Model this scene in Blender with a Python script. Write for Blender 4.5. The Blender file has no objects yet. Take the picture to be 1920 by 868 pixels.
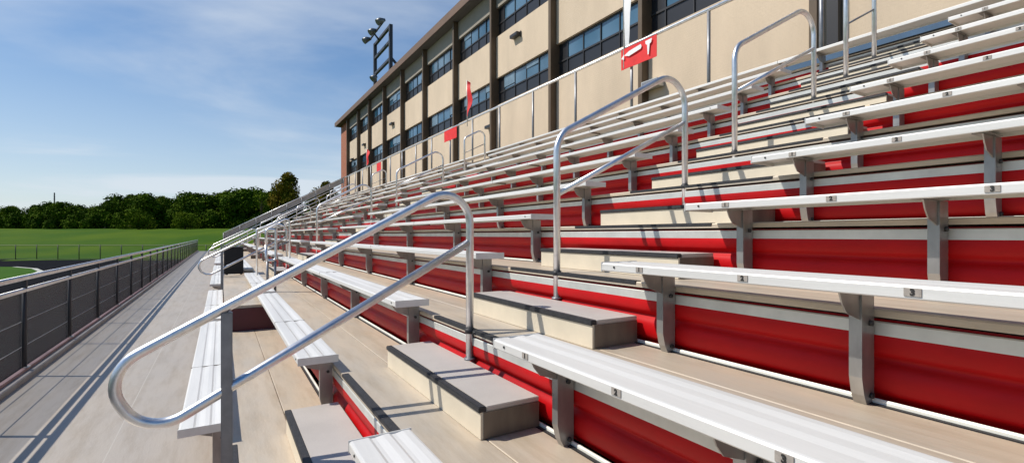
import bpy, bmesh, math, random
from mathutils import Vector, Matrix, noise as mnoise
random.seed(7)
R = math.radians
D = bpy.data
S = bpy.context.scene
col = S.collection

# ------------------------------------------------------------------ helpers
class MB:
    """collects primitives in one bmesh and links them as one mesh object"""
    def __init__(s): s.bm = bmesh.new()
    def box(s, x0, x1, y0, y1, z0, z1, bev=0.0):
        v = [s.bm.verts.new(p) for p in ((x0,y0,z0),(x1,y0,z0),(x1,y1,z0),(x0,y1,z0),(x0,y0,z1),(x1,y0,z1),(x1,y1,z1),(x0,y1,z1))]
        fs = [s.bm.faces.new([v[i] for i in f]) for f in ((3,2,1,0),(4,5,6,7),(0,1,5,4),(1,2,6,5),(2,3,7,6),(3,0,4,7))]
        if bev > 0:
            es = list({e for f in fs for e in f.edges})
            bmesh.ops.bevel(s.bm, geom=es, offset=bev, segments=2, affect='EDGES')
        return s
    def prism(s, prof, y0, y1, smooth=False):
        """closed profile of (x,z) swept along Y"""
        a = [s.bm.verts.new((x, y0, z)) for x, z in prof]; b = [s.bm.verts.new((x, y1, z)) for x, z in prof]
        n = len(prof)
        for i in range(n):
            j = (i+1) % n
            f = s.bm.faces.new((a[i], a[j], b[j], b[i])); f.smooth = smooth
        s.bm.faces.new(a[::-1]); s.bm.faces.new(b)
        return s
    def sheet(s, prof, y0, y1, smooth=True):
        a = [s.bm.verts.new((x, y0, z)) for x, z in prof]; b = [s.bm.verts.new((x, y1, z)) for x, z in prof]
        for i in range(len(prof)-1):
            f = s.bm.faces.new((a[i], a[i+1], b[i+1], b[i])); f.smooth = smooth
        return s
    def poly(s, pts):
        s.bm.faces.new([s.bm.verts.new(p) for p in pts]); return s
    def tube(s, pts, r, n=12, cap=True):
        pts = [Vector(p) for p in pts]
        rings = []; prev = None
        for i, p in enumerate(pts):
            t = (pts[min(i+1, len(pts)-1)] - pts[max(i-1, 0)]).normalized()
            if prev is None:
                u = t.orthogonal().normalized()
            else:
                u = (prev - t*prev.dot(t)).normalized()
            prev = u; w = t.cross(u)
            rr = r[i] if isinstance(r, (list, tuple)) else r
            rings.append([s.bm.verts.new(p + (u*math.cos(a) + w*math.sin(a))*rr) for a in (2*math.pi*k/n for k in range(n))])
        for A, B in zip(rings, rings[1:]):
            for k in range(n):
                f = s.bm.faces.new((A[k], A[(k+1) % n], B[(k+1) % n], B[k])); f.smooth = True
        if cap:
            s.bm.faces.new(rings[0][::-1]); s.bm.faces.new(rings[-1])
        return s
    def bar(s, a, b, w):
        """square bar between two points"""
        a, b = Vector(a), Vector(b); t = (b-a).normalized()
        u = t.cross(Vector((0,1,0)) if abs(t.y) < .9 else Vector((0,0,1))).normalized(); v = t.cross(u)
        q = [s.bm.verts.new(p + (u*i + v*j)*w/2) for p in (a, b) for i, j in ((-1,-1),(1,-1),(1,1),(-1,1))]
        for f in ((3,2,1,0),(4,5,6,7),(0,1,5,4),(1,2,6,5),(2,3,7,6),(3,0,4,7)): s.bm.faces.new([q[i] for i in f])
        return s
    def build(s, name, mat, parent=None):
        bmesh.ops.recalc_face_normals(s.bm, faces=s.bm.faces)
        me = D.meshes.new(name); s.bm.to_mesh(me); s.bm.free()
        me.materials.append(mat)
        o = D.objects.new(name, me); col.objects.link(o)
        if parent: o.parent = parent
        return o

def tag(o, label=None, cat=None, group=None, kind=None):
    if label: o['label'] = label
    if cat: o['category'] = cat
    if group: o['group'] = group
    if kind: o['kind'] = kind
    return o
def empty(name, loc, label, cat, group=None):
    o = D.objects.new(name, None); col.objects.link(o); o.location = loc; o.empty_display_size = .2
    return tag(o, label, cat, group)
def copy_tree(o, parent=None):
    c = o.copy(); col.objects.link(c)
    if parent: c.parent = parent
    for ch in [x for x in kids.get(o.name, [])]:
        copy_tree(ch, c)
    return c
kids = {}
def index_kids():
    kids.clear()
    for o in D.objects:
        if o.parent: kids.setdefault(o.parent.name, []).append(o)

def fillet(pts, r, n=8):
    pts = [Vector(p) for p in pts]; out = [pts[0]]
    for i in range(1, len(pts)-1):
        p = pts[i]; a = (pts[i-1]-p); b = (pts[i+1]-p)
        rr = r[i] if isinstance(r, (list, tuple)) else r
        ang = a.angle(b)
        d = min(rr / math.tan(ang/2), a.length*.499, b.length*.499); rr = d*math.tan(ang/2)
        a.normalize(); b.normalize()
        c = p + (a+b).normalized() * (rr/math.sin(ang/2))
        s0 = (p + a*d) - c; s1 = (p + b*d) - c
        for k in range(n+1):
            out.append(c + s0.normalized().slerp(s1.normalized(), k/n)*rr)
    out.append(pts[-1]); return out

# ------------------------------------------------------------------ materials
def mat(name, base, rough=.5, metal=0., var=0., vscale=3., bump=0., bscale=40., stretch=(1,1,1), col2=None, detail=4, spec=.5, coords='Object', rvar=0.):
    m = D.materials.new(name); m.use_nodes = True; nt = m.node_tree; b = nt.nodes['Principled BSDF']
    b.inputs['Roughness'].default_value = rough; b.inputs['Metallic'].default_value = metal
    b.inputs['Base Color'].default_value = (*base, 1); b.inputs['Specular IOR Level'].default_value = spec
    if var or bump or col2 or rvar:
        g = nt.nodes.new('ShaderNodeNewGeometry'); mp = nt.nodes.new('ShaderNodeMapping'); mp.inputs['Scale'].default_value = stretch
        nt.links.new(g.outputs['Position'], mp.inputs['Vector'])
    if var or col2 or rvar:
        n = nt.nodes.new('ShaderNodeTexNoise'); n.inputs['Scale'].default_value = vscale; n.inputs['Detail'].default_value = detail; n.inputs['Roughness'].default_value = .65
        nt.links.new(mp.outputs[0], n.inputs['Vector'])
        cr = nt.nodes.new('ShaderNodeValToRGB'); cr.color_ramp.elements[0].position = .32; cr.color_ramp.elements[1].position = .68
        c2 = col2 or tuple(c*(1-var) for c in base); c1 = base if col2 else tuple(min(1, c*(1+var*.5)) for c in base)
        cr.color_ramp.elements[0].color = (*c2, 1); cr.color_ramp.elements[1].color = (*c1, 1)
        nt.links.new(n.outputs['Fac'], cr.inputs[0]); nt.links.new(cr.outputs[0], b.inputs['Base Color'])
        if rvar:
            mr = nt.nodes.new('ShaderNodeMapRange'); mr.inputs[3].default_value = rough-rvar; mr.inputs[4].default_value = rough+rvar
            nt.links.new(n.outputs['Fac'], mr.inputs[0]); nt.links.new(mr.outputs[0], b.inputs['Roughness'])
    if bump:
        n2 = nt.nodes.new('ShaderNodeTexNoise'); n2.inputs['Scale'].default_value = bscale; n2.inputs['Detail'].default_value = 3
        nt.links.new(mp.outputs[0], n2.inputs['Vector'])
        bp = nt.nodes.new('ShaderNodeBump'); bp.inputs['Strength'].default_value = bump; bp.inputs['Distance'].default_value = .01
        nt.links.new(n2.outputs['Fac'], bp.inputs['Height']); nt.links.new(bp.outputs[0], b.inputs['Normal'])
    return m

def deck_mat(name, base, dirt, seam):
    """mill finish aluminium planks, weathered: fine brushing along Y, blotches, narrow seams"""
    m = mat(name, base, rough=.50, metal=.22, vscale=1.7, col2=dirt, bump=.12, bscale=60, stretch=(1,.35,1), detail=7)
    nt = m.node_tree; b = nt.nodes['Principled BSDF']
    src = b.inputs['Base Color'].links[0].from_socket
    g = nt.nodes.new('ShaderNodeNewGeometry'); sp = nt.nodes.new('ShaderNodeSeparateXYZ'); nt.links.new(g.outputs['Position'], sp.inputs[0])
    n = nt.nodes.new('ShaderNodeTexNoise'); n.inputs['Scale'].default_value = 1.0; n.inputs['Detail'].default_value = 8; n.inputs['Roughness'].default_value = .7
    mp = nt.nodes.new('ShaderNodeMapping'); mp.inputs['Scale'].default_value = (9, 1.2, 9); nt.links.new(g.outputs['Position'], mp.inputs[0]); nt.links.new(mp.outputs[0], n.inputs['Vector'])
    cr = nt.nodes.new('ShaderNodeValToRGB'); cr.color_ramp.elements[0].position = .45; cr.color_ramp.elements[1].position = .72
    cr.color_ramp.elements[0].color = (1,1,1,1); cr.color_ramp.elements[1].color = (.80,.76,.70,1)
    nt.links.new(n.outputs['Fac'], cr.inputs[0])
    mx = nt.nodes.new('ShaderNodeMix'); mx.data_type = 'RGBA'; mx.blend_type = 'MULTIPLY'; mx.inputs[0].default_value = 1
    nt.links.new(src, mx.inputs[6]); nt.links.new(cr.outputs[0], mx.inputs[7])
    nt.links.new(mx.outputs[2], b.inputs['Base Color'])
    if seam:
        per, off = seam
        a = nt.nodes.new('ShaderNodeMath'); a.operation = 'ADD'; a.inputs[1].default_value = off; nt.links.new(sp.outputs['X'], a.inputs[0])
        f = nt.nodes.new('ShaderNodeMath'); f.operation = 'PINGPONG'; f.inputs[1].default_value = per/2; nt.links.new(a.outputs[0], f.inputs[0])
        l = nt.nodes.new('ShaderNodeMath'); l.operation = 'LESS_THAN'; l.inputs[1].default_value = .004; nt.links.new(f.outputs[0], l.inputs[0])
        m2 = nt.nodes.new('ShaderNodeMix'); m2.data_type = 'RGBA'; nt.links.new(l.outputs[0], m2.inputs[0])
        nt.links.new(mx.outputs[2], m2.inputs[6]); m2.inputs[7].default_value = (.50,.46,.40,1)
        nt.links.new(m2.outputs[2], b.inputs['Base Color'])
    return m

M = {}
M['seat'] = mat('seat_aluminium', (.73,.715,.68), rough=.45, metal=.2, vscale=6, var=.10, bump=.05, bscale=90, stretch=(1,.08,1), rvar=.08)
M['tread'] = deck_mat('tread_aluminium', (.61,.50,.37), (.47,.42,.35), None)
M['walk'] = deck_mat('walkway_aluminium', (.46,.405,.34), (.41,.37,.325), (1.22, .72))
M['step'] = mat('step_aluminium', (.50,.46,.42), rough=.55, metal=.15, vscale=2.2, var=.10, bump=.10, bscale=80)
M['stepface'] = mat('step_front_aluminium', (.70,.62,.48), rough=.5, metal=.1, vscale=3, var=.10, bump=.06, bscale=50)
M['nosing'] = mat('black_nosing', (.025,.025,.028), rough=.6, var=.4, vscale=30, bump=.3, bscale=150)
M['trim'] = mat('trim_aluminium', (.62,.62,.58), rough=.4, metal=.35, vscale=4, var=.15)
M['lip'] = mat('pale_lip', (.86,.85,.76), rough=.4, metal=.1, vscale=5, var=.15)
M['red'] = mat('red_riser_sheet', (.46,.002,.004), rough=.5, vscale=1.6, var=.30, stretch=(1,.8,2), spec=.22, bump=.06, bscale=14, rvar=.10, detail=8)
M['cheek'] = mat('shaded_end_and_joint', (.17,.14,.11), rough=.5, metal=.3, vscale=5, var=.35, stretch=(1,1,.3))  # shade on the step ends is put into this dark colour; also joint lines
M['post'] = mat('support_angle', (.34,.33,.32), rough=.36, metal=.6, vscale=7, var=.25, stretch=(1,1,.4))
M['pipe'] = mat('galvanised_pipe', (.80,.80,.80), rough=.36, metal=.92, vscale=14, var=.14, bump=.04, bscale=60, rvar=.06)
M['dkpost'] = mat('dull_pipe', (.26,.265,.28), rough=.45, metal=.6, vscale=9, var=.2)
M['bolt'] = mat('dark_bolt', (.03,.03,.03), rough=.5)
M['rubber'] = mat('black_collar', (.02,.02,.022), rough=.55)
M['plate'] = mat('number_plate', (.36,.32,.28), rough=.5, var=.2, vscale=60)
M['ink'] = mat('black_numeral', (.02,.018,.016), rough=.6)
M['mesh'] = mat('dark_windscreen', (.040,.040,.043), rough=.85, vscale=2, var=.25, bump=.3, bscale=120)
M['kerb'] = mat('kerb_trim', (.35,.33,.31), rough=.6, var=.2)
M['black'] = mat('black_sheet', (.012,.012,.013), rough=.7)
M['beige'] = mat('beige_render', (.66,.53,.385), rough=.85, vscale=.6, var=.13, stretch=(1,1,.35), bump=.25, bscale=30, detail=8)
M['eave_shade'] = mat('eave_shaded_render', (.30,.27,.22), rough=.85, vscale=.6, var=.12, bump=.2, bscale=30)  # grey tone paints the eave's shadow onto the wall top
M['column'] = mat('brown_column', (.11,.072,.04), rough=.6, vscale=1.5, var=.2)
M['eave'] = mat('brown_eave', (.17,.10,.06), rough=.6, vscale=1, var=.15)
M['spandrel'] = mat('dark_spandrel', (.018,.018,.020), rough=.35)
M['frame'] = mat('window_frame', (.03,.028,.028), rough=.4)
M['blind'] = mat('window_blind', (.16,.24,.30), rough=.25, var=.2, vscale=3, spec=.8)
M['roof'] = mat('roof_felt', (.12,.11,.10), rough=.9)
M['flagred'] = mat('red_flag_cloth', (.72,.02,.02), rough=.7, vscale=5, var=.15)
M['flagwhite'] = mat('white_flag_cloth', (.80,.80,.79), rough=.7, vscale=5, var=.08)
M['blueband'] = mat('blue_strip_sheet', (.035,.09,.17), rough=.6, vscale=4, var=.2)
M['steel'] = mat('dark_tower_steel', (.05,.05,.055), rough=.5, metal=.3)
M['lamp'] = mat('lamp_housing', (.16,.16,.15), rough=.4, metal=.5)
M['asphalt'] = mat('asphalt', (.006,.006,.008), rough=.95, vscale=.4, var=.12, spec=.03)
M['chainrail'] = mat('weathered_rail', (.13,.16,.07), rough=.8)
M['line'] = mat('pale_kerb_line', (.42,.42,.36), rough=.7)
M['bark'] = mat('bark', (.09,.065,.045), rough=.9, var=.3, vscale=8)

# glass
g = D.materials.new('window_glass'); g.use_nodes = True; b = g.node_tree.nodes['Principled BSDF']
b.inputs['Base Color'].default_value = (.012,.05,.085,1); b.inputs['Roughness'].default_value = .12; b.inputs['Metallic'].default_value = 0.; b.inputs['Specular IOR Level'].default_value = .8; b.inputs['Coat Weight'].default_value = .4
b.inputs['Coat Roughness'].default_value = .05
nt = g.node_tree; n = nt.nodes.new('ShaderNodeTexNoise'); n.inputs['Scale'].default_value = .35; n.inputs['Detail'].default_value = 2
ge = nt.nodes.new('ShaderNodeNewGeometry'); nt.links.new(ge.outputs['Position'], n.inputs['Vector'])
cr = nt.nodes.new('ShaderNodeValToRGB'); cr.color_ramp.elements[0].position = .38; cr.color_ramp.elements[1].position = .62
cr.color_ramp.elements[0].color = (.010,.07,.12,1); cr.color_ramp.elements[1].color = (.10,.19,.27,1)
nt.links.new(n.outputs['Fac'], cr.inputs[0]); nt.links.new(cr.outputs[0], b.inputs['Base Color'])
M['glass'] = g

# brick
g = D.materials.new('orange_brick'); g.use_nodes = True; nt = g.node_tree; b = nt.nodes['Principled BSDF']; b.inputs['Roughness'].default_value = .9
ge = nt.nodes.new('ShaderNodeNewGeometry'); sp = nt.nodes.new('ShaderNodeSeparateXYZ'); cb = nt.nodes.new('ShaderNodeCombineXYZ')
ad = nt.nodes.new('ShaderNodeMath'); ad.operation = 'ADD'; nt.links.new(ge.outputs['Position'], sp.inputs[0]); nt.links.new(sp.outputs[0], ad.inputs[0]); nt.links.new(sp.outputs[1], ad.inputs[1])
nt.links.new(ad.outputs[0], cb.inputs[0]); nt.links.new(sp.outputs[2], cb.inputs[1])
bt = nt.nodes.new('ShaderNodeTexBrick'); bt.inputs['Scale'].default_value = 4; bt.inputs['Color1'].default_value = (.42,.13,.05,1); bt.inputs['Color2'].default_value = (.33,.09,.04,1); bt.inputs['Mortar'].default_value = (.3,.24,.2,1); bt.inputs['Mortar Size'].default_value = .015
nt.links.new(cb.outputs[0], bt.inputs['Vector']); nt.links.new(bt.outputs[0], b.inputs['Base Color']); M['brick'] = g

# painted block wall: beige paint over fine courses
g = M['beige']; nt = g.node_tree; b = nt.nodes['Principled BSDF']
sp = nt.nodes.new('ShaderNodeSeparateXYZ'); cb = nt.nodes.new('ShaderNodeCombineXYZ'); ge = nt.nodes.new('ShaderNodeNewGeometry'); ad = nt.nodes.new('ShaderNodeMath'); ad.operation = 'ADD'
nt.links.new(ge.outputs['Position'], sp.inputs[0]); nt.links.new(sp.outputs[0], ad.inputs[0]); nt.links.new(sp.outputs[1], ad.inputs[1]); nt.links.new(ad.outputs[0], cb.inputs[0]); nt.links.new(sp.outputs[2], cb.inputs[1])
bt = nt.nodes.new('ShaderNodeTexBrick'); bt.inputs['Scale'].default_value = 3.6; bt.inputs['Mortar Size'].default_value = .02; bt.inputs['Color1'].default_value = (1,1,1,1); bt.inputs['Color2'].default_value = (.9,.9,.9,1); bt.inputs['Mortar'].default_value = (.3,.3,.3,1)
nt.links.new(cb.outputs[0], bt.inputs['Vector'])
bp = nt.nodes.new('ShaderNodeBump'); bp.inputs['Strength'].default_value = .5; bp.inputs['Distance'].default_value = .006
nt.links.new(bt.outputs[0], bp.inputs['Height']); old = b.inputs['Normal'].links[0].from_socket; nt.links.new(old, bp.inputs['Normal']); nt.links.new(bp.outputs[0], b.inputs['Normal'])

def grass_mat(name, c1, c2, c3):
    m = D.materials.new(name); m.use_nodes = True; nt = m.node_tree; b = nt.nodes['Principled BSDF']; b.inputs['Roughness'].default_value = .95; b.inputs['Specular IOR Level'].default_value = .1
    ge = nt.nodes.new('ShaderNodeNewGeometry')
    n = nt.nodes.new('ShaderNodeTexNoise'); n.inputs['Scale'].default_value = .09; n.inputs['Detail'].default_value = 7; nt.links.new(ge.outputs['Position'], n.inputs['Vector'])
    cr = nt.nodes.new('ShaderNodeValToRGB'); cr.color_ramp.elements[0].position = .35; cr.color_ramp.elements[1].position = .65
    cr.color_ramp.elements[0].color = (*c1, 1); cr.color_ramp.elements[1].color = (*c2, 1); e = cr.color_ramp.elements.new(.5); e.color = (*c3, 1)
    nt.links.new(n.outputs['Fac'], cr.inputs[0])
    n2 = nt.nodes.new('ShaderNodeTexNoise'); n2.inputs['Scale'].default_value = 3; n2.inputs['Detail'].default_value = 6; nt.links.new(ge.outputs['Position'], n2.inputs['Vector'])
    mr = nt.nodes.new('ShaderNodeMapRange'); mr.inputs[3].default_value = .72; mr.inputs[4].default_value = 1.28; nt.links.new(n2.outputs['Fac'], mr.inputs[0])
    mx = nt.nodes.new('ShaderNodeVectorMath'); mx.operation = 'SCALE'; nt.links.new(cr.outputs[0], mx.inputs[0]); nt.links.new(mr.outputs[0], mx.inputs['Scale'])
    nt.links.new(mx.outputs[0], b.inputs['Base Color'])
    return m
M['grass'] = grass_mat('hill_grass', (.032,.085,.0006), (.064,.115,.0010), (.046,.098,.0008))
M['infield'] = grass_mat('infield_grass', (.028,.085,.001), (.045,.115,.002), (.036,.10,.001))

def leaf_mat(name, dark, light):
    m = D.materials.new(name); m.use_nodes = True; nt = m.node_tree; b = nt.nodes['Principled BSDF']; b.inputs['Roughness'].default_value = .8; b.inputs['Specular IOR Level'].default_value = .03
    ge = nt.nodes.new('ShaderNodeNewGeometry'); n = nt.nodes.new('ShaderNodeTexNoise'); n.inputs['Scale'].default_value = .55; n.inputs['Detail'].default_value = 4
    nt.links.new(ge.outputs['Position'], n.inputs['Vector'])
    cr = nt.nodes.new('ShaderNodeValToRGB'); cr.color_ramp.elements[0].position = .35; cr.color_ramp.elements[1].position = .68
    cr.color_ramp.elements[0].color = (*dark, 1); cr.color_ramp.elements[1].color = (*light, 1)
    nt.links.new(n.outputs['Fac'], cr.inputs[0]); nt.links.new(cr.outputs[0], b.inputs['Base Color'])
    return m
M['leaf_dark'] = leaf_mat('dark_leaves', (.018,.048,.002), (.095,.150,.007))
M['leaf_mid'] = leaf_mat('mid_leaves', (.035,.078,.002), (.14,.19,.010))
M['leaf_brown'] = leaf_mat('rusty_leaves', (.050,.062,.003), (.21,.150,.014))

# mesh fabric for the far fence
m = D.materials.new('chain_link'); m.use_nodes = True; nt = m.node_tree; b = nt.nodes['Principled BSDF']; b.inputs['Base Color'].default_value = (.12,.13,.10,1); b.inputs['Roughness'].default_value = .8; b.inputs['Alpha'].default_value = .07
M['chain'] = m
m = m.copy(); m.name = 'wire_screen'; m.node_tree.nodes['Principled BSDF'].inputs['Base Color'].default_value = (.20,.205,.21,1); m.node_tree.nodes['Principled BSDF'].inputs['Alpha'].default_value = .45
M['screen'] = m

# ------------------------------------------------------------------ bleacher dimensions
DX, RZ = .66, .338
SX0 = -.2188; SW = .257; ST = .4536        # seat front x, seat width, seat-top height of row 0
NROW = 12
def xr(k): return .063 + DX*k               # riser plane of row k
def tz(k): return RZ*(k+1)                  # tread height of row k
YN, YE = -3.2, 38.0
AIS = [2.81 + 10*i for i in range(4)]       # handrail planes

# ---- treads with their risers, one row of decking each
def riser_profile(x, z0, z1):
    h = z1-z0; pts = []; n = 26
    for i in range(n+1):
        t = i/n; z = z0 + h*t
        # two rounded horizontal ribs
        d = 0
        for c, w in ((.27,.20), (.74,.20)):
            u = abs(t-c)/w
            if u < 1: d = max(d, math.sqrt(1-u*u)**.9)
        pts.append((x - .030*d, z))
    return pts
ordinal = ['lowest','second','third','fourth','fifth','sixth','seventh','eighth','ninth','tenth','eleventh','topmost']
for k in range(NROW):
    x0, x1, z = xr(k), xr(k+1), tz(k)
    e = empty('deck_row', (x0, 18, z-RZ), f'{ordinal[k]} foot deck of the bleachers, pale aluminium planks above a red riser' if k else 'lowest foot deck of the bleachers, beside the wide front walkway', 'bleacher deck', 'foot decks of the bleachers')
    L = Matrix.Translation((-x0, -18, -(z-RZ)))
    def put(mb, name, mt, par=e):
        mb.bm.transform(L); return mb.build(name, mt, par)
    mid = (x0+x1)/2
    # two planks with a narrow joint, the front one with a dropped nose
    yb = YE
    t = MB(); t.prism([(x0-.012,z),(x0-.016,z-.006),(x0-.016,z-.030),(mid-.002,z-.030),(mid-.002,z-.003),(mid-.006,z)], YN, yb)
    t.prism([(mid+.006,z),(mid+.002,z-.003),(mid+.002,z-.030),(x1-.056,z-.030),(x1-.056,z)], YN, yb)
    put(t, 'tread', M['tread'])
    l = MB(); l.prism([(x1-.034,z-.02),(x1-.034,z+.014),(x1-.030,z+.019),(x1-.024,z+.019),(x1-.019,z+.014),(x1-.019,z-.02)], YN, yb)
    put(l, 'rear_lip', M['lip'])
    put(MB().box(x1-.053, x1-.036, YN, yb, z-.02, z+.004), 'gap_shade', M['rubber'])  # black strip standing in for the dark of the open gap before the lip
    f = MB(); f.prism([(x0-.008,z-.046),(x0-.012,z-.050),(x0-.012,z-.098),(x0-.008,z-.102),(x0-.001,z-.102),(x0-.001,z-.046)], YN, yb)
    put(f, 'fascia', M['trim'])
    r = MB(); r.sheet(riser_profile(x0+.016, z-RZ+.004, z-.040), YN, yb)
    put(r, 'riser_panel', M['red'])
    for ya in AIS:
        put(MB().box(x0-.020, x0+.026, ya-.78, ya+.62, z-.018, z+.004, .003), 'aisle_nosing', M['nosing'])

# ---- bench: seat plank + posts + (numbers)
def seat_profile():
    x0, x1, z0, z1 = 0, SW, -.043, 0
    p = [(x0+.003, z0), (x0, z0+.004), (x0, z1-.008), (x0+.004, z1-.002), (x0+.012, z1)]
    for a in (.085, .170):
        p += [(x0+a-.010, z1+.0004), (x0+a+.002, z1-.0048), (x0+a+.018, z1-.0048), (x0+a+.050, z1)]
    p += [(x1-.012, z1), (x1-.004, z1-.002), (x1, z1-.008), (x1, z0+.004), (x1-.003, z0), (x1-.008, z0), (x1-.008, z0+.018), (x0+.008, z0+.018), (x0+.008, z0)]
    return p
XP = xr(0) - SX0           # riser plane relative to seat front
def numeral(txt, size):
    c = D.curves.new('numeral', 'FONT'); c.body = txt; c.size = size; c.extrude = .0006; c.align_x = 'CENTER'; c.align_y = 'CENTER'; c.offset = .0012
    o = D.objects.new('tmp', c); col.objects.link(o)
    dg = bpy.context.evaluated_depsgraph_get(); me = D.meshes.new_from_object(o.evaluated_get(dg))
    D.objects.remove(o); me.materials.clear(); me.materials.append(M['ink']); return me
NUM = {}
def make_bench(y0, y1, posts, tags, label):
    L = y1-y0
    e = empty('bench', (0, y0, 0), label, 'bench', 'aluminium plank benches of the bleachers')
    MB().prism(seat_profile(), .004, L-.004).build('seat_plank', M['seat'], e)
    for yy in (0, L):
        a, bb = (yy-.002, yy+.004) if yy == 0 else (yy-.004, yy+.002)
        MB().box(-.002, SW+.002, a, bb, -.047, .003, .001).build('end_cap', M['seat'], e)
    for py in posts:
        y = py-y0
        p = MB(); H = -(RZ + ST - RZ - RZ) ; zb = -(ST - 0) if False else -(RZ + (ST-RZ)) + .0
        # post runs from the tread below up to the seat
        zb = -.4536
        # web (faces along Y) and two flanges; channel open to the far side
        xw0, xw1 = XP-.108, XP-.020
        p.bm.faces.new([p.bm.verts.new(v) for v in ((xw0+.0,y-.020,-.046),(xw0,y-.020,zb+.10),(xw0+.016,y-.020,zb+.035),(xw0+.034,y-.020,zb+.001),(xw1,y-.020,zb+.001),(xw1,y-.020,-.046))])
        p.bm.faces.new([p.bm.verts.new(v) for v in ((xw0+.0,y-.014,-.046),(xw0,y-.014,zb+.10),(xw0+.016,y-.014,zb+.035),(xw0+.034,y-.014,zb+.001),(xw1,y-.014,zb+.001),(xw1,y-.014,-.046))])
        # front flange following the cut foot
        fl = [(-.046, xw0), (zb+.10, xw0), (zb+.035, xw0+.016), (zb+.001, xw0+.034)]
        for (za, xa), (zc, xc) in zip(fl, fl[1:]):
            q = [p.bm.verts.new(v) for v in ((xa,y-.020,za),(xa,y+.022,za),(xc,y+.022,zc),(xc,y-.020,zc))]
            p.bm.faces.new(q)
            q = [p.bm.verts.new(v) for v in ((xa+.006,y-.014,za),(xa+.006,y+.022,za),(xc+.006,y+.022,zc),(xc+.006,y-.014,zc))]
            p.bm.faces.new(q)
        p.box(xw1-.006, xw1, y-.013, y+.022, zb+.001, -.046)
        po = p.build('support_post', M['post'], e)
        gz = MB()
        pr = [(.035,-.045), (xw0-.001,-.045), (xw0-.001,-.150), (.085,-.120), (.055,-.085)]
        gz.prism(pr, y-.0135, y-.008); gz.box(.03, SW-.02, y-.030, y+.028, -.0440, -.0385)
        gz.build('seat_bracket', M['post'], e)
        for zz, xx in ((-.165, xw0+.055), (zb+.030, xw0+.062)):
            MB().tube([(xx, y-.0205, zz), (xx, y-.030, zz)], .011, 6).build('bolt', M['bolt'], po)
    for py in posts[:1]:
        y = (L-.10 if y1 < 3 else .10)
        MB().tube([(.001, y, -.020), (-.004, y, -.020)], .006, 8).build('screw', M['bolt'], e)
    for q in ([.38] if L < 20 else [.07,.18,.29,.4,.52,.64,.76,.88]):
        y = L*q
        j = MB(); j.box(-.0012, SW+.0012, y-.0025, y+.0025, -.044, .0012); j.build('splice_joint', M['cheek'], e)
    for txt, ty in tags:
        y = ty-y0
        pl = MB().box(-.0030, -.0005, y-.022, y+.022, -.034, -.009, .0005).build('number_plate', M['plate'], e)
        if txt not in NUM: NUM[txt] = numeral(txt, .026)
        o = D.objects.new('numeral', NUM[txt]); col.objects.link(o); o.parent = pl
        o.matrix_local = Matrix(((0,0,-1,-.0042), (-1,0,0,y), (0,1,0,-.0215), (0,0,0,1)))
    return e
secs = [
    (-3.2, 2.02, [1.77,.87,-.03,-.93,-1.83,-2.73], [('1',1.742),('2',1.19),('3',.64),('4',.09),('5',-.46),('6',-1.01)], 'this side of the first aisle'),
    (3.52, 12.0, [3.76,5.72,7.66,9.70,11.6], [], 'beyond the first aisle'),
    (13.55, 22.0, [13.8,15.8,17.8,19.8,21.7], [], 'between the second and third aisles'),
    (23.55, 32.0, [23.8,25.8,27.8,29.8,31.7], [], 'between the third and fourth aisles'),
    (33.55, 37.9, [33.8,35.8,37.7], [], 'past the fourth aisle at the far end'),
]
protos = []
for (a, b_, ps, tg, where) in secs:
    protos.append((make_bench(a, b_, ps, tg, 'x'), a, b_, where))
hi = make_bench(3.75, 12.0, [4.0,5.85,7.7,9.7,11.6], [], 'x')          # upper rows start a little farther from the aisle
lo1 = make_bench(3.52, 7.75, [3.76,5.72,7.5], [], 'x')
lo2 = make_bench(7.95, 12.1, [8.2,10.0,11.8], [], 'x')
topb = make_bench(-3.2, 37.9, [y*1.96-2.2 for y in range(20)], [('1',1.742),('2',1.19)], 'x')
index_kids()
used = set()
def place(proto, y, k, label, dy=0):
    o = proto if proto.name not in used else copy_tree(proto)
    used.add(proto.name); o.location = (SX0 + DX*k, y+dy, ST + RZ*k); o['label'] = label
    return o
rnd = random.Random(3)
for k in range(NROW):
    if k == NROW-1:
        place(topb, -3.2, k, 'long topmost plank bench running unbroken past all the aisles'); continue
    for i, (p, a, b_, where) in enumerate(protos):
        j = rnd.uniform(-.02, .02)
        if i == 1 and k <= 1:
            place(lo1, 3.52, k, f'{ordinal[k]} row plank bench just beyond the nearest handrail, short piece in front')
            place(lo2, 7.95, k, f'{ordinal[k]} row plank bench farther along the front, short piece before the second aisle'); continue
        if i == 1 and k >= 4:
            place(hi, 3.75, k, f'{ordinal[k]} row plank bench {where}', j); continue
        place(p, a, k, f'{ordinal[k]} row plank bench {where}', j if i else 0)

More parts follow.
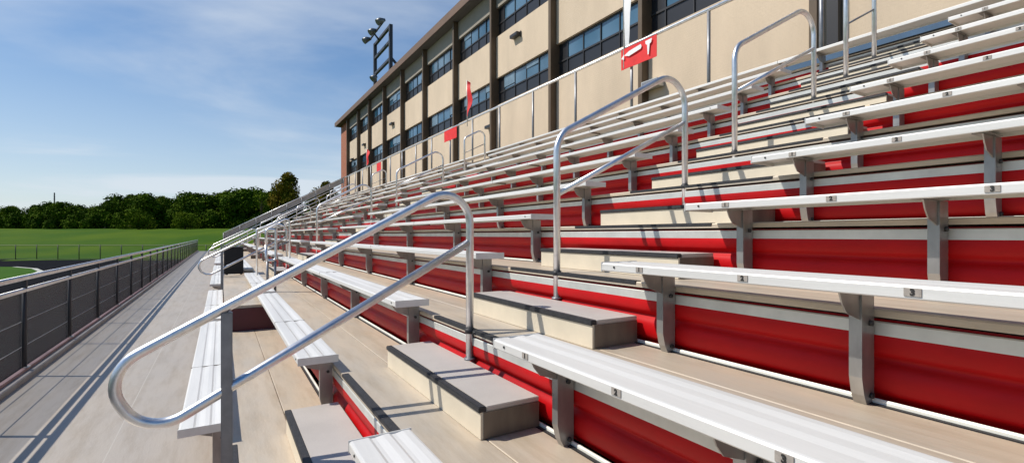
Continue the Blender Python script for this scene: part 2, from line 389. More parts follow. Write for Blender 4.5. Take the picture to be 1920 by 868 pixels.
# ---- aisle steps
def make_step():
    e = empty('aisle_step', (0,0,0), 'x', 'step', 'aisle steps of the bleachers')
    W, dp, h = 1.455, .327, .15
    b = MB(); b.prism([(.006,0.002),(.006,h-.022),(dp-.004,h-.022),(dp-.004,0.002)], .002, W-.002); b.build('step_body', M['stepface'], e)
    t = MB(); t.box(.036, dp, 0, W, h-.022, h, .003); t.build('step_tread', M['step'], e)
    n = MB(); n.box(-.004, .0355, -.001, W+.001, h-.026, h+.002, .004); n.build('step_nosing', M['nosing'], e)
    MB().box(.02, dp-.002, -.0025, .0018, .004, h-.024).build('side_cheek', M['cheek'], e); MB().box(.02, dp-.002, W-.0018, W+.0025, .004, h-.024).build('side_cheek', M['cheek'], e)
    return e
st = make_step(); index_kids(); first = True
awh = ['nearest', 'second', 'third', 'fourth']
for ai, ya in enumerate(AIS):
    for k in range(0, 11):
        o = st if first else copy_tree(st); first = False
        o.location = (SX0 + DX*k + .5764, ya-.81, tz(k)+.0005)
        o['label'] = f'{ordinal[k]} step of the {awh[ai]} aisle, beige front with a black nosing'

# ---- handrails
def make_rail(kind):
    e = empty('handrail', (0,0,0), 'x', 'handrail', 'tubular handrails in the bleacher aisles')
    r = .0245
    if kind == 'loop':
        X1 = 1.36; s = .537
        top = lambda x: 1.26 + s*(x-.026); mid = lambda x: .855 + s*(x-.026)
        a = Vector((-.415,0,top(-.415))); nrm = Vector((s,0,-1)).normalized(); bb = a + nrm*.36
        u = Vector((-1,0,-s)).normalized(); a += u*.06; bb += u*.06
        pts = [(X1,0,.827), (X1,0,top(X1)), tuple(a), tuple(bb), (X1-.01,0,mid(X1-.01))]
        MB().tube(fillet(pts, [0,.17,.165,.165,0], 10), r, 16).build('rail_loop', M['pipe'], e)
        p = MB(); p.box(.026-.025, .026+.025, -.026, .026, 0, 1.235, .004); p.build('square_post', M['dkpost'], e)
        col_x, cz = X1, tz(2)
    elif kind == 'mid':
        X0, X1, s = 2.04, 3.37, .542
        top = lambda x: 2.315 + s*(x-X0); z0 = tz(2)+.15; z1 = tz(4)+.15
        MB().tube(fillet([(X0,0,z0), (X0,0,top(X0)), (X1,0,top(X1)), (X1,0,z1)], .20, 10), r, 16).build('rail_loop', M['pipe'], e)
        MB().tube([(X0,0,1.90), (X1,0,1.90+.5*(X1-X0))], r*.8, 12).build('mid_rail', M['pipe'], e)
    else:
        X0, X1, s = 6.03, 6.69, .53
        z0 = tz(8)+.15; z1 = tz(9)+.15
        top = lambda x: 4.40 + s*(x-X0)
        MB().tube(fillet([(X0,0,z0), (X0,0,top(X0)), (X1,0,top(X1)), (X1,0,z1)], .16, 10), r, 16).build('rail_loop', M['pipe'], e)
        MB().tube([(X0,0,3.97), (X1,0,3.97+.5*(X1-X0))], r*.45, 12).build('mid_rail', M['dkpost'], e)
    cols = {'loop': [(1.36, tz(2))], 'mid': [(2.04, tz(3)), (3.37, tz(5))], 'top': [(6.03, tz(9)), (6.69, tz(10))]}[kind]
    for x, z in cols:
        c = MB(); c.tube([(x,0,z-.02), (x,0,z+.012)], .031, 14); c.box(x, x+.06, -.045, -.020, z-.028, z-.002); c.tube([(x+.01,-.07,z-.01),(x+.01,-.025,z-.01)], .012, 8)
        c.build('collar', M['rubber'], e)
        MB().tube([(x,0,z-.188), (x,0,z-.174)], .036, 14).build('base_flange', M['dkpost'], e)
    return e
rl = {k: make_rail(k) for k in ('loop','mid','top')}; index_kids(); usedr = set()
for ai, ya in enumerate(AIS):
    for kind, sh, lab in (('loop',0,'lowest handrail of the {} aisle, looped end over the walkway'), ('mid',0,'second handrail up the {} aisle, bent tube with a sloping mid rail'), ('mid',3,'third handrail up the {} aisle, bent tube with a sloping mid rail'), ('top',0,'topmost handrail of the {} aisle, narrow and tall')):
        o = rl[kind] if kind not in usedr else copy_tree(rl[kind]); usedr.add(kind)
        o.location = (DX*sh + (.02 if sh else 0), ya, RZ*sh); o['label'] = lab.format(awh[ai])

# ---- raised platform in the front row, black case on it, guard loops
e = empty('raised_platform', (.07,7.45,tz(0)), 'low raised platform in the front row with a dark maroon end', 'platform')
mb = MB(); mb.box(-.01, .640, .012, 5.75, .301, .338, .002); mb.build('platform_deck', M['tread'], e)
mb = MB(); mb.box(.0, .630, .0, .010, .002, .300); mb.build('end_panel', mat('maroon_sheet', (.10,.012,.02), .45, var=.2), e)
mb = MB(); mb.box(-.012, -.002, .012, 5.75, .0, .300); mb.build('front_panel', M['step'], e)
e = empty('equipment_box', (.07,13.3,tz(1)), 'black cabinet standing at the end of the raised platform', 'cabinet')
mb = MB(); mb.box(0, .40, 0, .9, .02, .62, .01); mb.build('cabinet_body', M['black'], e)
mb = MB(); mb.box(-.012, .412, -.012, .912, .621, .655, .006); mb.build('cabinet_lid', M['black'], e)
mb = MB()
for xx in (.03,.33):
    for yy in (.03,.83): mb.box(xx, xx+.05, yy, yy+.05, 0, .0195)
mb.build('cabinet_foot', M['rubber'], e)
def guard(x, y, w, lab):
    e = empty('guard_loop', (x,y,tz(1)), lab, 'guard rail', 'small guard loops at the platform')
    z0, z1 = .52, 1.03
    pts = [(0,0,(z0+z1)/2), (0,0,z1), (w,0,z1), (w,0,z0), (0,0,z0), (0,0,(z0+z1)/2)]
    MB().tube(fillet(pts, .045, 6), .022, 12).build('loop_tube', M['pipe'], e)
    for xx in (.02, w-.01):
        MB().tube([(xx,0,0), (xx,0,z0-.01)], .02, 10).build('loop_post', M['dkpost'], e)
guard(.645, 9.0, .145, 'small upright rounded guard loop on two posts at the platform back')
e = empty('guard_loop', (.645, 11.4, tz(1)), 'wider square guard loop behind the small rounded one', 'guard rail', 'small guard loops at the platform')
MB().tube(fillet([(0,0,0),(0,0,1.05),(.62,0,1.30),(.62,0,.34)], .06, 6), .022, 10).build('loop_tube', M['pipe'], e)
MB().tube([(0,0,.55),(.62,0,.8)], .018, 8).build('loop_post', M['dkpost'], e)

# ---- walkway, front fence
mb = MB(); mb.box(-2.02, .070, -6, 58, -.06, 0); o = tag(mb.build('walkway', M['walk']), kind='structure')
mb = MB(); mb.box(-2.0, -1.96, -6, 58, -1.25, -.0602); mb.box(.071, .10, -6, 7, -1.25, .29)
tag(mb.build('walkway_fascia', M['kerb']), kind='structure')
FX = -1.93; FY0, FY1 = -4.3, 58.0
e = empty('front_fence', (FX, 0, 0), 'long silver railing with dark wire screen along the walkway edge', 'fence')
ys = [7.68 + 1.955*i for i in range(-6, 26)]
mb = MB(); mb.prism([(.085,0.001),(.085,.055),(.075,.065),(-.02,.065),(-.02,.001)], FY0, FY1); mb.build('kerb', M['kerb'], e)
mb = MB(); mb.box(-.018, .03, FY0, FY1, .066, .100, .003); mb.build('red_toe_strip', mat('faded_red_strip', (.30,.19,.19), .6, var=.3), e)
mb = MB(); mb.tube([(0,FY0,.985), (0,FY1,.985)], .026, 12); mb.build('lower_top_rail', M['pipe'], e)
mb = MB(); mb.tube([(-.005,FY0,1.125), (-.005,FY1,1.125)], .030, 12); mb.build('top_rail', M['pipe'], e)
mb = MB(); mb.sheet([(-.035,.10), (-.038,.5), (-.035,.955)], FY0, FY1); mb.build('wire_screen', M['screen'], e)
mb = MB()
for z in (.33,.62): mb.tube([(-.028,FY0,z), (-.028,FY1,z)], .005, 6)
mb.build('tension_cable', M['dkpost'], e)
for y in ys:
    MB().tube([(0,y,.062), (0,y,1.10)], .022, 10).build('fence_post', M['steel'], e)
for y in ys:
    MB().box(-.022,.022,y-.022,y+.022,1.008,1.095,.004).build('rail_clip', M['steel'], e)
    MB().box(-.0,.045,y-.04,y+.04,.1005,.112,.002).build('post_foot', M['trim'], e)

# ---- top rear guard rail with posts, blue strip
e = empty('rear_guard_rail', (8.05, 0, 0), 'tall silver guard rail along the top back of the bleachers', 'guard rail')
mb = MB(); mb.tube([(0,-3.2,5.93), (0,38,5.93)], .036, 12); mb.build('top_rail', M['pipe'], e)
for i in range(-3, 16):
    y = 6.15 + 2.05*i
    if y < 38: MB().tube([(0,y,3.9), (0,y,5.90)], .034, 10).build('rail_post', M['dkpost'], e)
mb = MB(); mb.box(-.02,.02,-3.2,38,4.0,4.12); mb.build('bottom_rail', M['trim'], e)
e = tag(MB().box(7.985,8.0,-3.2,6.1,4.13,4.50).build('blue_strip', M['blueband']), 'blue strip low behind the topmost bench', 'screen')  # flat blue strip seen through the gap under the bench

# ---- far end guard of the stand
e = empty('end_guard', (0, 38.05, 0), 'sloping grey guard panel closing the far end of the stand', 'guard rail')
zt = lambda x: 1.74 + (x-.17)*(5.93-1.74)/(7.95-.17)
mb = MB(); mb.bm.faces.new([mb.bm.verts.new(v) for v in ((.17,0,zt(.17)-.04),(8.0,0,zt(8.0)-.04),(8.0,0,zt(8.0)-.42),(.17,0,zt(.17)-.42))]); mb.build('guard_band', M['kerb'], e)
for dz in (0, -.55, -.85, -1.12):
    MB().tube([(.17,-.03,zt(.17)+dz), (8.05,-.03,zt(8.05)+dz)], .026, 8).build('sloping_rail', M['pipe'], e)
for i in range(9):
    x = .17 + i*.97
    MB().tube([(x,-.03,zt(x)-1.7), (x,-.03,zt(x))], .024, 8).build('guard_post', M['dkpost'], e)

# stair-step side wall of the stand at both ends (red sheet)
for y, lab in ((38.0,'far'), (-3.2,'near')):
    mb = MB(); p = [(.075,0)]
    for k in range(NROW): p += [(xr(k)+.02, tz(k)-.04), (xr(k+1)+.02, tz(k)-.04)]
    p += [(xr(NROW)+.02, 0)]
    pp = [v for i, v in enumerate(p) if i == 0 or v != p[i-1]]
    mb.prism(pp, y-(.006 if y < 0 else -.001), y-(.001 if y < 0 else -.006))
    tag(mb.build('end_wall', M['red']), f'red sheet wall closing the {lab} end under the bleachers', 'wall')
mb = MB(); mb.box(8.02, 8.04, -3.2, 38.0, -1.2, 4.0); tag(mb.build('back_wall', M['trim']), 'plain metal sheet wall under the rear guard rail', 'wall')

# ------------------------------------------------------------------ building
BX = 11.0; ZT = 13.35
pil = [-13.0,-8.4,-3.8,.9,5.635,10.592,15.261,19.998,24.238,28.857,33.173,37.522,41.889,45.778,50.111]
e = empty('school_building', (BX, 20, -1.2), 'long beige two storey block with brown columns and blue strip windows', 'building')
OFF = Matrix.Translation((-BX, -20, 1.2))
def bput(mb, name, mt, par=e):
    mb.bm.transform(OFF); return mb.build(name, mt, par)
Y0, Y1 = pil[0], 53.9
w = MB()
bands = [(7.60,8.86), (10.76,12.10)]
w.box(BX+.25, BX+14, Y0, Y1, -1.2, ZT-.3)
bput(w, 'core_wall', M['spandrel'])
ybays = list(zip(pil, pil[1:]))
for z0, z1, mt in ((-1.2, bands[0][0], 'beige'), (bands[0][1], bands[1][0], 'beige'), (bands[1][1], ZT-.31, 'eave_shade')):
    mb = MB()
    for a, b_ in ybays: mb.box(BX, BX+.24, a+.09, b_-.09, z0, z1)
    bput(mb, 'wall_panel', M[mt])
mb = MB(); mb.box(BX-.02, BX+.24, 50.2, Y1, -1.2, ZT-.31); bput(mb, 'brick_wall', M['brick'])
mb = MB(); mb.box(BX+.26, BX+14.02, Y1+.001, Y1+.2, -1.2, ZT-.32); bput(mb, 'brick_end_wall', M['brick'])
for y in pil:
    mb = MB(); mb.box(BX-.27, BX+.2, y-.085, y+.085, -1.2, ZT-.32, .008); bput(mb, 'column', M['column'])
rw = random.Random(11)
for a, b_ in ybays:
    for z0, z1 in bands:
        hh = z0 + (z1-z0)*.46
        ya, yb = a+.09, b_-.09
        x = BX+.10
        # dark surround + spandrel + glazing bars
        mb = MB(); mb.box(x, x+.05, ya, yb, z0+.001, z0+.05); mb.box(x, x+.05, ya, yb, hh-.03, hh+.03); mb.box(x, x+.05, ya, yb, z1-.06, z1-.001)
        n = 4; gy0, gy1 = ya+.25, yb-.55
        for i in range(n+1):
            yy = gy0 + (gy1-gy0)*i/n; mb.box(x-.002, x+.048, yy-.018, yy+.018, z0+.051, z1-.061)
        fr = bput(mb, 'window', M['frame'])
        mb = MB()
        for i in range(n):
            y_a = gy0 + (gy1-gy0)*i/n + .03; y_b = gy0 + (gy1-gy0)*(i+1)/n - .03
            q = rw.uniform(-.012, .012)
            mb.bm.faces.new([mb.bm.verts.new(v) for v in ((x+.03+q,y_a,hh+.031),(x+.03-q,y_b,hh+.031),(x+.03-q,y_b,z1-.061),(x+.03+q,y_a,z1-.061))])
        bput(mb, 'pane', M['glass'], fr)
        mb = MB(); mb.box(x+.035, x+.048, ya, yb, z0+.051, hh-.031); mb.box(x+.035, x+.048, ya, gy0-.03, hh+.031, z1-.061); mb.box(x+.035, x+.048, gy1+.03, yb, hh+.031, z1-.061)  # wide far strip beside the glass paints in the column's shadow on the recess
        bput(mb, 'spandrel_and_shade', M['spandrel'], fr)
        for i in range(n):
            if rw.random() < .38:
                y_a = gy0 + (gy1-gy0)*i/n + .02; y_b = gy0 + (gy1-gy0)*(i+1)/n - .02; dz = (z1-hh)*rw.uniform(.25,.9)
                bput(MB().box(x+.0, x+.010, y_a, y_b, z1-.061-dz, z1-.0615), 'blind', M['blind'], fr)
mb = MB(); mb.prism([(BX-.55,ZT),(BX-.55,ZT+.06),(BX-.45,ZT+.10),(BX+14.4,ZT+.1),(BX+14.4,ZT-.28),(BX-.40,ZT-.28),(BX-.55,ZT-.22)], Y0, Y1+.5); rf = bput(mb, 'roof', M['roof'])
mb = MB(); mb.prism([(BX-.58,ZT+.12),(BX-.551,ZT+.12),(BX-.551,ZT-.30),(BX-.58,ZT-.30)], Y0, Y1+.52); bput(mb, 'fascia_board', M['eave'], rf)
# downspout beside the pier, wall lamps and vents
mb = MB(); mb.box(BX-.20, BX-.02, 5.18, 5.40, 4, ZT-.4); bput(mb, 'downspout', M['frame'])
for (y, z) in ((18.04,10.18), (35.75,9.83), (20.4,6.71), (44.0,9.6), (48.5, 8.9)):
    mb = MB(); mb.box(BX-.22, BX-.0005, y-.30, y+.30, z-.07, z+.07, .01); mb.box(BX-.06, BX-.0004, y-.34, y-.301, z-.15, z+.1)
    bput(mb, 'wall_lamp', M['frame'])

# floodlight tower on the roof
e = empty('floodlight_frame', (13.5, 45, ZT+.1), 'dark steel floodlight frame standing on the roof edge', 'floodlight tower')
o0 = (13.5, 45, ZT+.1)
def fp(x, y, z): return (x-o0[0], y-o0[1], z-o0[2])
ya, yb, zt_ = 49.9, 44.6, 21.0
for y in (ya, yb):
    MB().bar(fp(13.5,y,ZT+.1), fp(13.5,y,zt_), .30).build('mast', M['steel'], e)
for z in (zt_-.1, zt_-1.5, zt_-3.1):
    MB().bar(fp(13.5,ya,z), fp(13.5,yb,z), .24).build('cross_bar', M['steel'], e)
MB().bar(fp(13.5,yb,18.0), fp(17.5,yb-1.0,ZT+.1), .18).build('brace', M['steel'], e)
MB().bar(fp(13.5,ya,17.0), fp(17.5,ya-1.0,ZT+.1), .18).build('brace', M['steel'], e)
MB().bar(fp(12.7,48.9,20.9), fp(12.7,43.9,20.95), .12).build('lamp_bar', M['steel'], e)
MB().bar(fp(13.5,ya-1.5,zt_-.15), fp(12.7,47.2,20.9), .12).build('lamp_bar', M['steel'], e)
for (y, z) in ((48.8,20.95),(46.6,21.0),(44.0,21.0)):
    m2 = MB(); m2.tube([fp(12.1,y,z-.35), fp(12.4,y,z-.1), fp(12.8,y,z+.05)], [.30,.27,.12], 12); m2.build('floodlamp', M['lamp'], e)
m2 = MB(); m2.tube([fp(12.9,ya-1.1,17.0), fp(13.3,ya-1.1,17.4)], [.35,.2], 12); m2.build('floodlamp', M['lamp'], e)

# flags and signs on the rear rail
def feather(name, y, z0, z1, w, mt, lab, lean=0.0):
    e = empty(name, (8.0, y, z0), lab, 'flag', 'feather flags on the rear rail')
    h = z1-z0
    MB().tube([(0,0,-.3), (0,lean*h*.5,h*.5), (0,lean*h,h)], .018, 8).build('flag_pole', M['trim'], e)
    m = MB(); n = 14; va = []; vb = []
    for i in range(n+1):
        t = i/n; z = h*(.05+.93*t); ww = w*(.35+.65*math.sin(min(1,t*1.25)*math.pi*.6))*(1-t**5*.9)
        x = .05*math.sin(t*9+y)
        va.append((x*.3, lean*z-.02, z)); vb.append((x+.1*t, lean*z-ww, z-.15*w*t))
    for s_, off in ((1,0),(-1,.006)):
        A = [m.bm.verts.new((v[0]+off, v[1], v[2])) for v in va]; B = [m.bm.verts.new((v[0]+off, v[1], v[2])) for v in vb]
        for i in range(n): f = m.bm.faces.new((A[i],A[i+1],B[i+1],B[i])); f.smooth = True
    m.build('flag_cloth', M[mt], e)
feather('feather_flag', 8.40, 5.75, 9.4, .33, 'flagwhite', 'tall white feather flag above the red banner', .0)
feather('feather_flag', 16.75, 6.0, 7.45, .30, 'flagred', 'larger red feather flag in front of the lower windows', .02)
feather('feather_flag', 31.6, 6.0, 7.1, .42, 'flagred', 'small distant red feather flag near the brick corner', .0)
def banner(y0, y1, z0, z1, lab, marks):
    e = empty('rail_banner', (7.99, y0, z0), lab, 'banner', 'red banners hung on the rear rail')
    n = 16; m = MB(); L = y1-y0; H = z1-z0
    for off in (0, .006):
        rows = [[m.bm.verts.new((.006*math.sin(j*.9+i*.2)*(1-i/4)+off, L*j/n, H*i/4)) for j in range(n+1)] for i in range(5)]
        for i in range(4):
            for j in range(n): f = m.bm.faces.new((rows[i][j],rows[i][j+1],rows[i+1][j+1],rows[i+1][j])); f.smooth = True
    m.build('banner_cloth', M['flagred'], e)
    if marks:
        m = MB(); x = -.028
        # long white bar of lettering with a wedge at its left end, and a T-like emblem at the right
        m.prism([(0,0),(.003,0),(.003,.001),(0,.001)], 0, .001)
        def flat(pts): m.bm.faces.new([m.bm.verts.new((x, y, z)) for y, z in pts])
        flat([(L*.88,.30),(L*.74,.36),(L*.40,.40),(L*.38,.34),(L*.40,.30),(L*.74,.245)][::1])
        flat([(L*.97,.25),(L*.885,.33),(L*.885,.21)])
        flat([(L*.28,H*.88),(L*.10,H*.90),(L*.12,H*.72),(L*.16,H*.68),(L*.185,H*.22),(L*.215,H*.22),(L*.23,H*.68),(L*.27,H*.74)])
        m.build('white_lettering', M['flagwhite'], e)
banner(7.40, 8.48, 5.42, 5.89, 'red banner with white lettering under the white flag', True)
banner(17.7, 18.95, 5.45, 5.89, 'faded red banner hung midway along the rear rail', False)
banner(28.3, 29.2, 5.3, 5.85, 'small distant pinkish banner low on the rear rail', False)
e = empty('wall_box', (BX-.30, 9.9, 5.0), 'grey box fixed to the wall under the red banner', 'utility box')
# it hangs on the building front just below the banner
mb = MB(); mb.box(0,.29,0,.62,.9,1.12,.01); mb.build('box_body', M['trim'], e)
mb = MB(); mb.box(-.012,-.001,.04,.58,.93,1.09,.002); mb.build('box_lid', M['dkpost'], e)

# ------------------------------------------------------------------ ground
TH = math.atan(546.5/918.75); cs, sn = math.cos(TH), math.sin(TH)
GZ = -1.2
def height(x, y):
    t = x*sn + y*cs
    u = min(1, max(0, (t-58)/44.0)); u = u*u*(3-2*u)*.55 + u*.45
    return GZ - .01 + 4.2*u + (.5*mnoise.noise(Vector((x*.012, y*.012, 3))) if t > 60 else 0)*min(1, max(0,(t-60)/40))
bm = bmesh.new(); N = 150
def ax(i, n, lim):
    s = (i/n*2-1); return math.copysign(abs(s)**1.8, s)*lim
grid = [[None]*(N+1) for _ in range(N+1)]
for i in range(N+1):
    for j in range(N+1):
        x = ax(i, N, 1500); y = ax(j, N, 1500)+40
        grid[i][j] = bm.verts.new((x, y, height(x, y)))
for i in range(N):
    for j in range(N):
        f = bm.faces.new((grid[i][j],grid[i+1][j],grid[i+1][j+1],grid[i][j+1])); f.smooth = True
me = D.meshes.new('ground'); bm.to_mesh(me); bm.free(); me.materials.append(M['grass'])
o = D.objects.new('ground', me); col.objects.link(o); tag(o, kind='structure')
def tr(t, r, z): return (t*sn + r*cs, t*cs - r*sn, z)
mb = MB(); mb.poly([tr(-60,-90,GZ+.004), tr(-60,60,GZ+.004), tr(55.6,60,GZ+.004), tr(55.6,-90,GZ+.004)])
tag(mb.build('running_track', M['asphalt']), kind='structure')
ip = [(-11.44,-60), (-11.44,41.2), (-11.56,47.0), (-12.2,51.5), (-13.6,55.8), (-15.8,59.6)]
q1 = tr(45.0,-48,0); q2 = tr(45.0,-80,0)
ip2 = ip + [(-19.5,62.6), (-26,67), (q1[0],q1[1]), (q2[0],q2[1]), (-80,-60)]
mb = MB(); mb.poly([(x,y,GZ+.010) for x,y in ip2]); tag(mb.build('infield', M['infield']), kind='structure')
mb = MB()
for (a, b_) in zip(ip, ip[1:]):
    mb.poly([(a[0],a[1],GZ+.016),(b_[0],b_[1],GZ+.016),(b_[0]+.35,b_[1]+.03,GZ+.016),(a[0]+.35,a[1]+.0,GZ+.016)])
tag(mb.build('track_kerb', M['line']), kind='structure')

# far chain-link fence
e = empty('chain_link_fence', tr(56.3,0,GZ), 'low chain link fence along the far side of the track', 'fence')
o0 = tr(56.3,0,GZ); O = Matrix.Translation((-o0[0],-o0[1],-o0[2]))
def fput(mb, name, mt): mb.bm.transform(O); mb.build(name, mt, e)
fput(MB().tube([tr(56.3,-75,GZ+1.63), tr(56.3,8,GZ+1.63)], .04, 6), 'top_rail', M['chainrail'])
fput(MB().tube([tr(56.3,-75,GZ+.05), tr(56.3,8,GZ+.05)], .05, 6), 'bottom_rail', M['chainrail'])
fput(MB().poly([tr(56.31,-75,GZ+.0), tr(56.31,8,GZ+.0), tr(56.31,8,GZ+1.6), tr(56.31,-75,GZ+1.6)]), 'wire_mesh', M['chain'])
for i in range(34):
    r = -74 + i*2.43
    fput(MB().tube([tr(56.25,r,GZ), tr(56.25,r,GZ+1.68)], .045, 6), 'fence_post', M['steel'])

# ------------------------------------------------------------------ trees
def make_tree(h, w, shape, n, leaf, seed, trunk_h=.22):
    """crown and trunk meshes of one kind; shape: 'round', 'oval', 'bush'"""
    rd = random.Random(seed)
    lob = []
    nl = {'round':17,'oval':15,'bush':11,'sparse':10}[shape]
    for i in range(nl):
        a = rd.uniform(0, 2*math.pi); t = rd.random()
        z = trunk_h*h + (1-trunk_h)*h*(.12+.78*t)
        prof = {'round': math.sin(math.pi*(.18+.72*t)), 'oval': min(1, .55+t*1.6)*(1.02-t)**.62, 'bush': math.sqrt(max(0,1-t*t*.9)), 'sparse': math.sin(math.pi*(.2+.65*t))}[shape]
        rr = rd.uniform(.15,.75)*w*.5*prof
        lob.append((Vector((math.cos(a)*rr, math.sin(a)*rr, z)), rd.uniform(.16,.27)*w*(.65+.5*prof)))
    vs, fs = [], []
    for i in range(n):
        c, r = lob[rd.randrange(nl)]
        d = Vector((rd.gauss(0,1), rd.gauss(0,1), rd.gauss(0,1))).normalized()
        p = c + d*r*(rd.random()**.28)*(1+.25*mnoise.noise(Vector((d.x*2.5+c.x, d.y*2.5, d.z*2.5+c.z))))
        if p.z < .05: continue
        nrm = (d + Vector((rd.gauss(0,.6), rd.gauss(0,.6), rd.gauss(0,.6)))).normalized()
        u = nrm.orthogonal().normalized(); u.rotate(Matrix.Rotation(rd.uniform(0,6.28), 3, nrm)); v = nrm.cross(u)
        s = leaf*rd.uniform(.6,1.3); k = len(vs)
        vs += [p-u*s, p-v*s*.55, p+u*s, p+v*s*.55]; fs.append((k,k+1,k+2,k+3))
    me = D.meshes.new('crown'); me.from_pydata([tuple(v) for v in vs], [], fs)
    tb = MB()
    tb.tube([(0,0,-.5), (.05,0,h*.25), (0,.05,h*.5), (.05,.0,h*.8)], [w*.030+.06, w*.026+.05, w*.017+.03, .03], 8)
    for c, r in lob[:8]:
        tb.tube([(0.02,0,c.z*.55), tuple(c*.6+Vector((0,0,c.z*.22))), tuple(c)], [.09,.06,.02], 5)
    tm = D.meshes.new('trunk'); bmesh.ops.recalc_face_normals(tb.bm, faces=tb.bm.faces); tb.bm.to_mesh(tm); tb.bm.free(); tm.materials.append(M['bark'])
    return me, tm
kinds = {}
def kind(key, *a, m='leaf_dark', **k):
    me, tm = make_tree(*a, **k); me.materials.append(M[m]); kinds[key] = (me, tm)
kind('r1', 7.5, 8.5, 'round', 6500, .27, 1)
kind('r2', 7.5, 7.5, 'round', 6000, .25, 2, m='leaf_mid')
kind('r3', 7.0, 9.0, 'round', 6500, .27, 5)
kind('bush', 3.6, 6.5, 'bush', 3600, .17, 3, m='leaf_mid', trunk_h=.02)
kind('under', 4.5, 8.0, 'bush', 5200, .27, 8, trunk_h=.02)
kind('oval', 11.5, 7.4, 'oval', 12000, .21, 4, m='leaf_brown', trunk_h=.12)
kind('sparse', 8.0, 5.0, 'sparse', 1200, .17, 6, m='leaf_mid')
def plant_tree(name, key, px, t, sc, lab, cat='tree', zs=1., group='trees beyond the playing field', rot=None):
    r = (px-960)/918.75*t                       # lateral position on the hill crest
    p = tr(t, r, 0); z = height(p[0], p[1])
    e = empty(name, (p[0],p[1],z), lab, cat, group); e.scale = (sc,sc,sc*zs); e.rotation_euler.z = rot if rot is not None else random.uniform(0,6.28)
    if key == 'under': e.location.z -= .7
    for nm, me in (('crown', kinds[key][0]), ('trunk', kinds[key][1])):
        o = D.objects.new(nm, me); col.objects.link(o); o.parent = e
rd = random.Random(21)
back = [(-60,.75),(-15,.62),(20,.60),(66,.70),(92,.76),(122,.74),(150,.70),(178,.68),(200,.80),(222,.95),(248,1.0),(275,.95),(300,.95),(326,.90),(352,.93),(378,.92),(405,.95),(430,1.02),(458,1.15),(484,1.18),(506,1.12),(524,1.05),(600,1.0)]
desc = {'r1':'dark broad crowned tree','r2':'mid green leafy tree','r3':'wide dark tree'}
for i, (px, sc) in enumerate(back):
    key = ['r1','r3','r2','r1','r3'][i % 5]
    where = 'left' if px < 130 else 'middle' if px < 330 else 'right'
    plant_tree('broadleaf_tree', key, px, 112+rd.uniform(-4,6), sc*1.06, f'{desc[key]} in the row along the hilltop, number {i+1}' , zs=rd.uniform(.92,1.05))
    D.objects[-1] if False else None
for i, px in enumerate(range(-40, 560, 26)):
    plant_tree('understorey_shrub', 'under', px+rd.uniform(-8,8), 108+rd.uniform(-2,2), rd.uniform(.72,.95), 'dark undergrowth bush below the row of hilltop trees, place %d counted from the left' % (i+1), 'bush', group='undergrowth bushes along the hilltop')
plant_tree('round_bush', 'bush', 260, 100, .98, 'light green rounded bush standing out before the dark trees', 'bush', group='round bushes before the trees')
plant_tree('round_bush', 'bush', 346, 101, .80, 'smaller olive rounded bush right of the light green one', 'bush', group='round bushes before the trees')
plant_tree('tall_tree', 'oval', 539, 92, 1.06, 'tall rusty green tree rising above the sloping end rail')
plant_tree('sparse_tree', 'sparse', 490, 100, 1.02, 'thin see through tree beside the tall rusty one')
plant_tree('tall_tree', 'oval', 607, 95, .90, 'rusty tree top peeping over the far end of the stand')

# distant mast
e = empty('radio_mast', tr(190,(102-960)/918.75*190,2.5), 'thin lattice mast rising behind the trees', 'mast')
for dx, dy in ((-.25,0),(.25,0),(0,.4)): MB().bar((dx,dy,0), (dx*.4,dy*.4,15.5), .14).build('mast_leg', M['steel'], e)
mb = MB()
for i in range(15): mb.bar((-.25,0,i), (.25,0,i+1), .08)
mb.build('lattice', M['steel'], e)

# ------------------------------------------------------------------ labels of hilltop trees: tell them apart by place
tl = sorted([o for o in D.objects if o.name.startswith('broadleaf_tree')], key=lambda o: o.location.x*cs - o.location.y*sn)
words = ['first','second','third','fourth','fifth','sixth','seventh','eighth','ninth','tenth','eleventh','twelfth','thirteenth','fourteenth','fifteenth','sixteenth','seventeenth','eighteenth','nineteenth','twentieth','twenty-first','twenty-second','twenty-third','twenty-fourth']
for i, o in enumerate(tl):
    kd = o['label'].split(' in the row')[0]
    o['label'] = f'{kd}, {words[i]} from the left in the hilltop row'

# ------------------------------------------------------------------ light, sky, camera
sd = Vector((-.70, .417, 1.0)).normalized()      # towards the sun
el = math.asin(sd.z); az = math.atan2(sd.x, sd.y)
su = D.lights.new('sun', 'SUN'); su.energy = 4.9; su.angle = R(.5); su.color = (1,.945,.855)
o = D.objects.new('sun', su); col.objects.link(o); o.rotation_euler = (-sd).to_track_quat('-Z','Y').to_euler()
W = D.worlds.new('World'); S.world = W; W.use_nodes = True; nt = W.node_tree; bg = nt.nodes['Background']
sky = nt.nodes.new('ShaderNodeTexSky'); sky.sky_type = 'NISHITA'; sky.sun_disc = False; sky.sun_elevation = el; sky.sun_rotation = az; sky.dust_density = .6; sky.ozone_density = 3.5; sky.air_density = 1.0
tc = nt.nodes.new('ShaderNodeTexCoord'); 
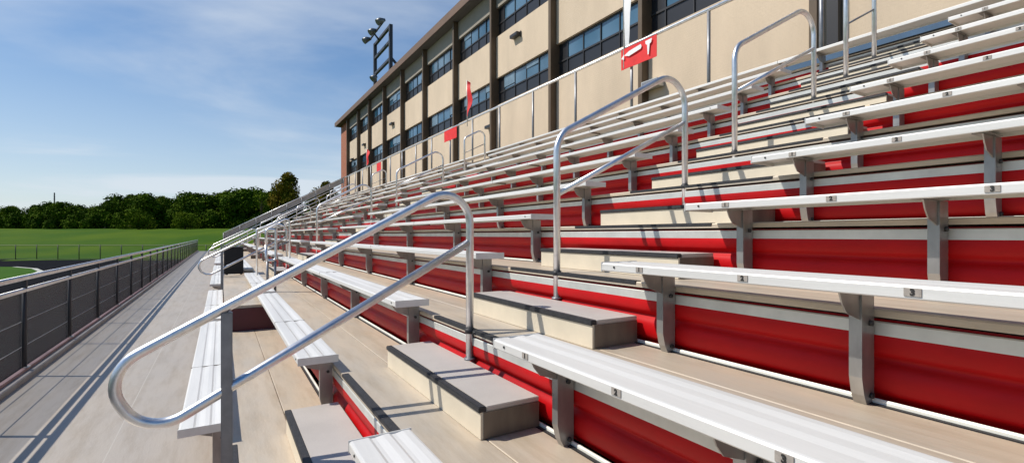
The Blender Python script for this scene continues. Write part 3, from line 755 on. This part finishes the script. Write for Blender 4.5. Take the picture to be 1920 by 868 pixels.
# thin streaky clouds, denser low over the horizon
sp = nt.nodes.new('ShaderNodeSeparateXYZ'); nt.links.new(tc.outputs['Generated'], sp.inputs[0])
mz = nt.nodes.new('ShaderNodeMath'); mz.operation = 'ADD'; mz.inputs[1].default_value = .12; nt.links.new(sp.outputs['Z'], mz.inputs[0])
dv = nt.nodes.new('ShaderNodeVectorMath'); dv.operation = 'DIVIDE'; cb = nt.nodes.new('ShaderNodeCombineXYZ')
for i in range(3): nt.links.new(mz.outputs[0], cb.inputs[i])
nt.links.new(tc.outputs['Generated'], dv.inputs[0]); nt.links.new(cb.outputs[0], dv.inputs[1])
mp = nt.nodes.new('ShaderNodeMapping'); mp.inputs['Rotation'].default_value = (0,0,R(-20)); mp.inputs['Scale'].default_value = (.6,1.0,1); nt.links.new(dv.outputs[0], mp.inputs[0])
n1 = nt.nodes.new('ShaderNodeTexNoise'); n1.inputs['Scale'].default_value = .7; n1.inputs['Detail'].default_value = 8; n1.inputs['Roughness'].default_value = .52; n1.inputs['Distortion'].default_value = .5
nt.links.new(mp.outputs[0], n1.inputs['Vector'])
cr = nt.nodes.new('ShaderNodeValToRGB'); cr.color_ramp.elements[0].position = .46; cr.color_ramp.elements[1].position = .80; cr.color_ramp.interpolation = 'EASE'
cr.color_ramp.elements[0].color = (0,0,0,1); cr.color_ramp.elements[1].color = (.75,.75,.75,1); nt.links.new(n1.outputs['Fac'], cr.inputs[0])
lo = nt.nodes.new('ShaderNodeMapRange'); lo.inputs[1].default_value = .0; lo.inputs[2].default_value = .46; lo.inputs[3].default_value = .80; lo.inputs[4].default_value = .0; nt.links.new(sp.outputs['Z'], lo.inputs[0])
mxf = nt.nodes.new('ShaderNodeMath'); mxf.operation = 'ADD'; mxf.use_clamp = True; nt.links.new(cr.outputs[0], mxf.inputs[0]); nt.links.new(lo.outputs[0], mxf.inputs[1])
mf2 = nt.nodes.new('ShaderNodeMath'); mf2.operation = 'MULTIPLY'; mf2.inputs[1].default_value = .85; nt.links.new(mxf.outputs[0], mf2.inputs[0])
hs = nt.nodes.new('ShaderNodeHueSaturation'); hs.inputs['Saturation'].default_value = 1.5; nt.links.new(sky.outputs[0], hs.inputs['Color'])
mx = nt.nodes.new('ShaderNodeMix'); mx.data_type = 'RGBA'; nt.links.new(mf2.outputs[0], mx.inputs[0]); nt.links.new(hs.outputs[0], mx.inputs[6]); mx.inputs[7].default_value = (7.0,7.6,8.3,1)
nt.links.new(mx.outputs[2], bg.inputs['Color']); bg.inputs['Strength'].default_value = .105

cd = D.cameras.new('camera'); co = D.objects.new('camera', cd); col.objects.link(co)
co.location = (0, 0, 1.616); co.rotation_euler = (R(90), 0, -TH); cd.sensor_width = 36; cd.lens = 918.75/1920*36
cd.shift_y = 6.5/1920; cd.clip_end = 5000; cd.clip_start = .05; S.camera = co
vs = S.view_settings; vs.view_transform = 'Standard'; vs.look = 'None'; vs.exposure = 0; vs.gamma = 1; vs.use_curve_mapping = False
S.render.engine = 'CYCLES'
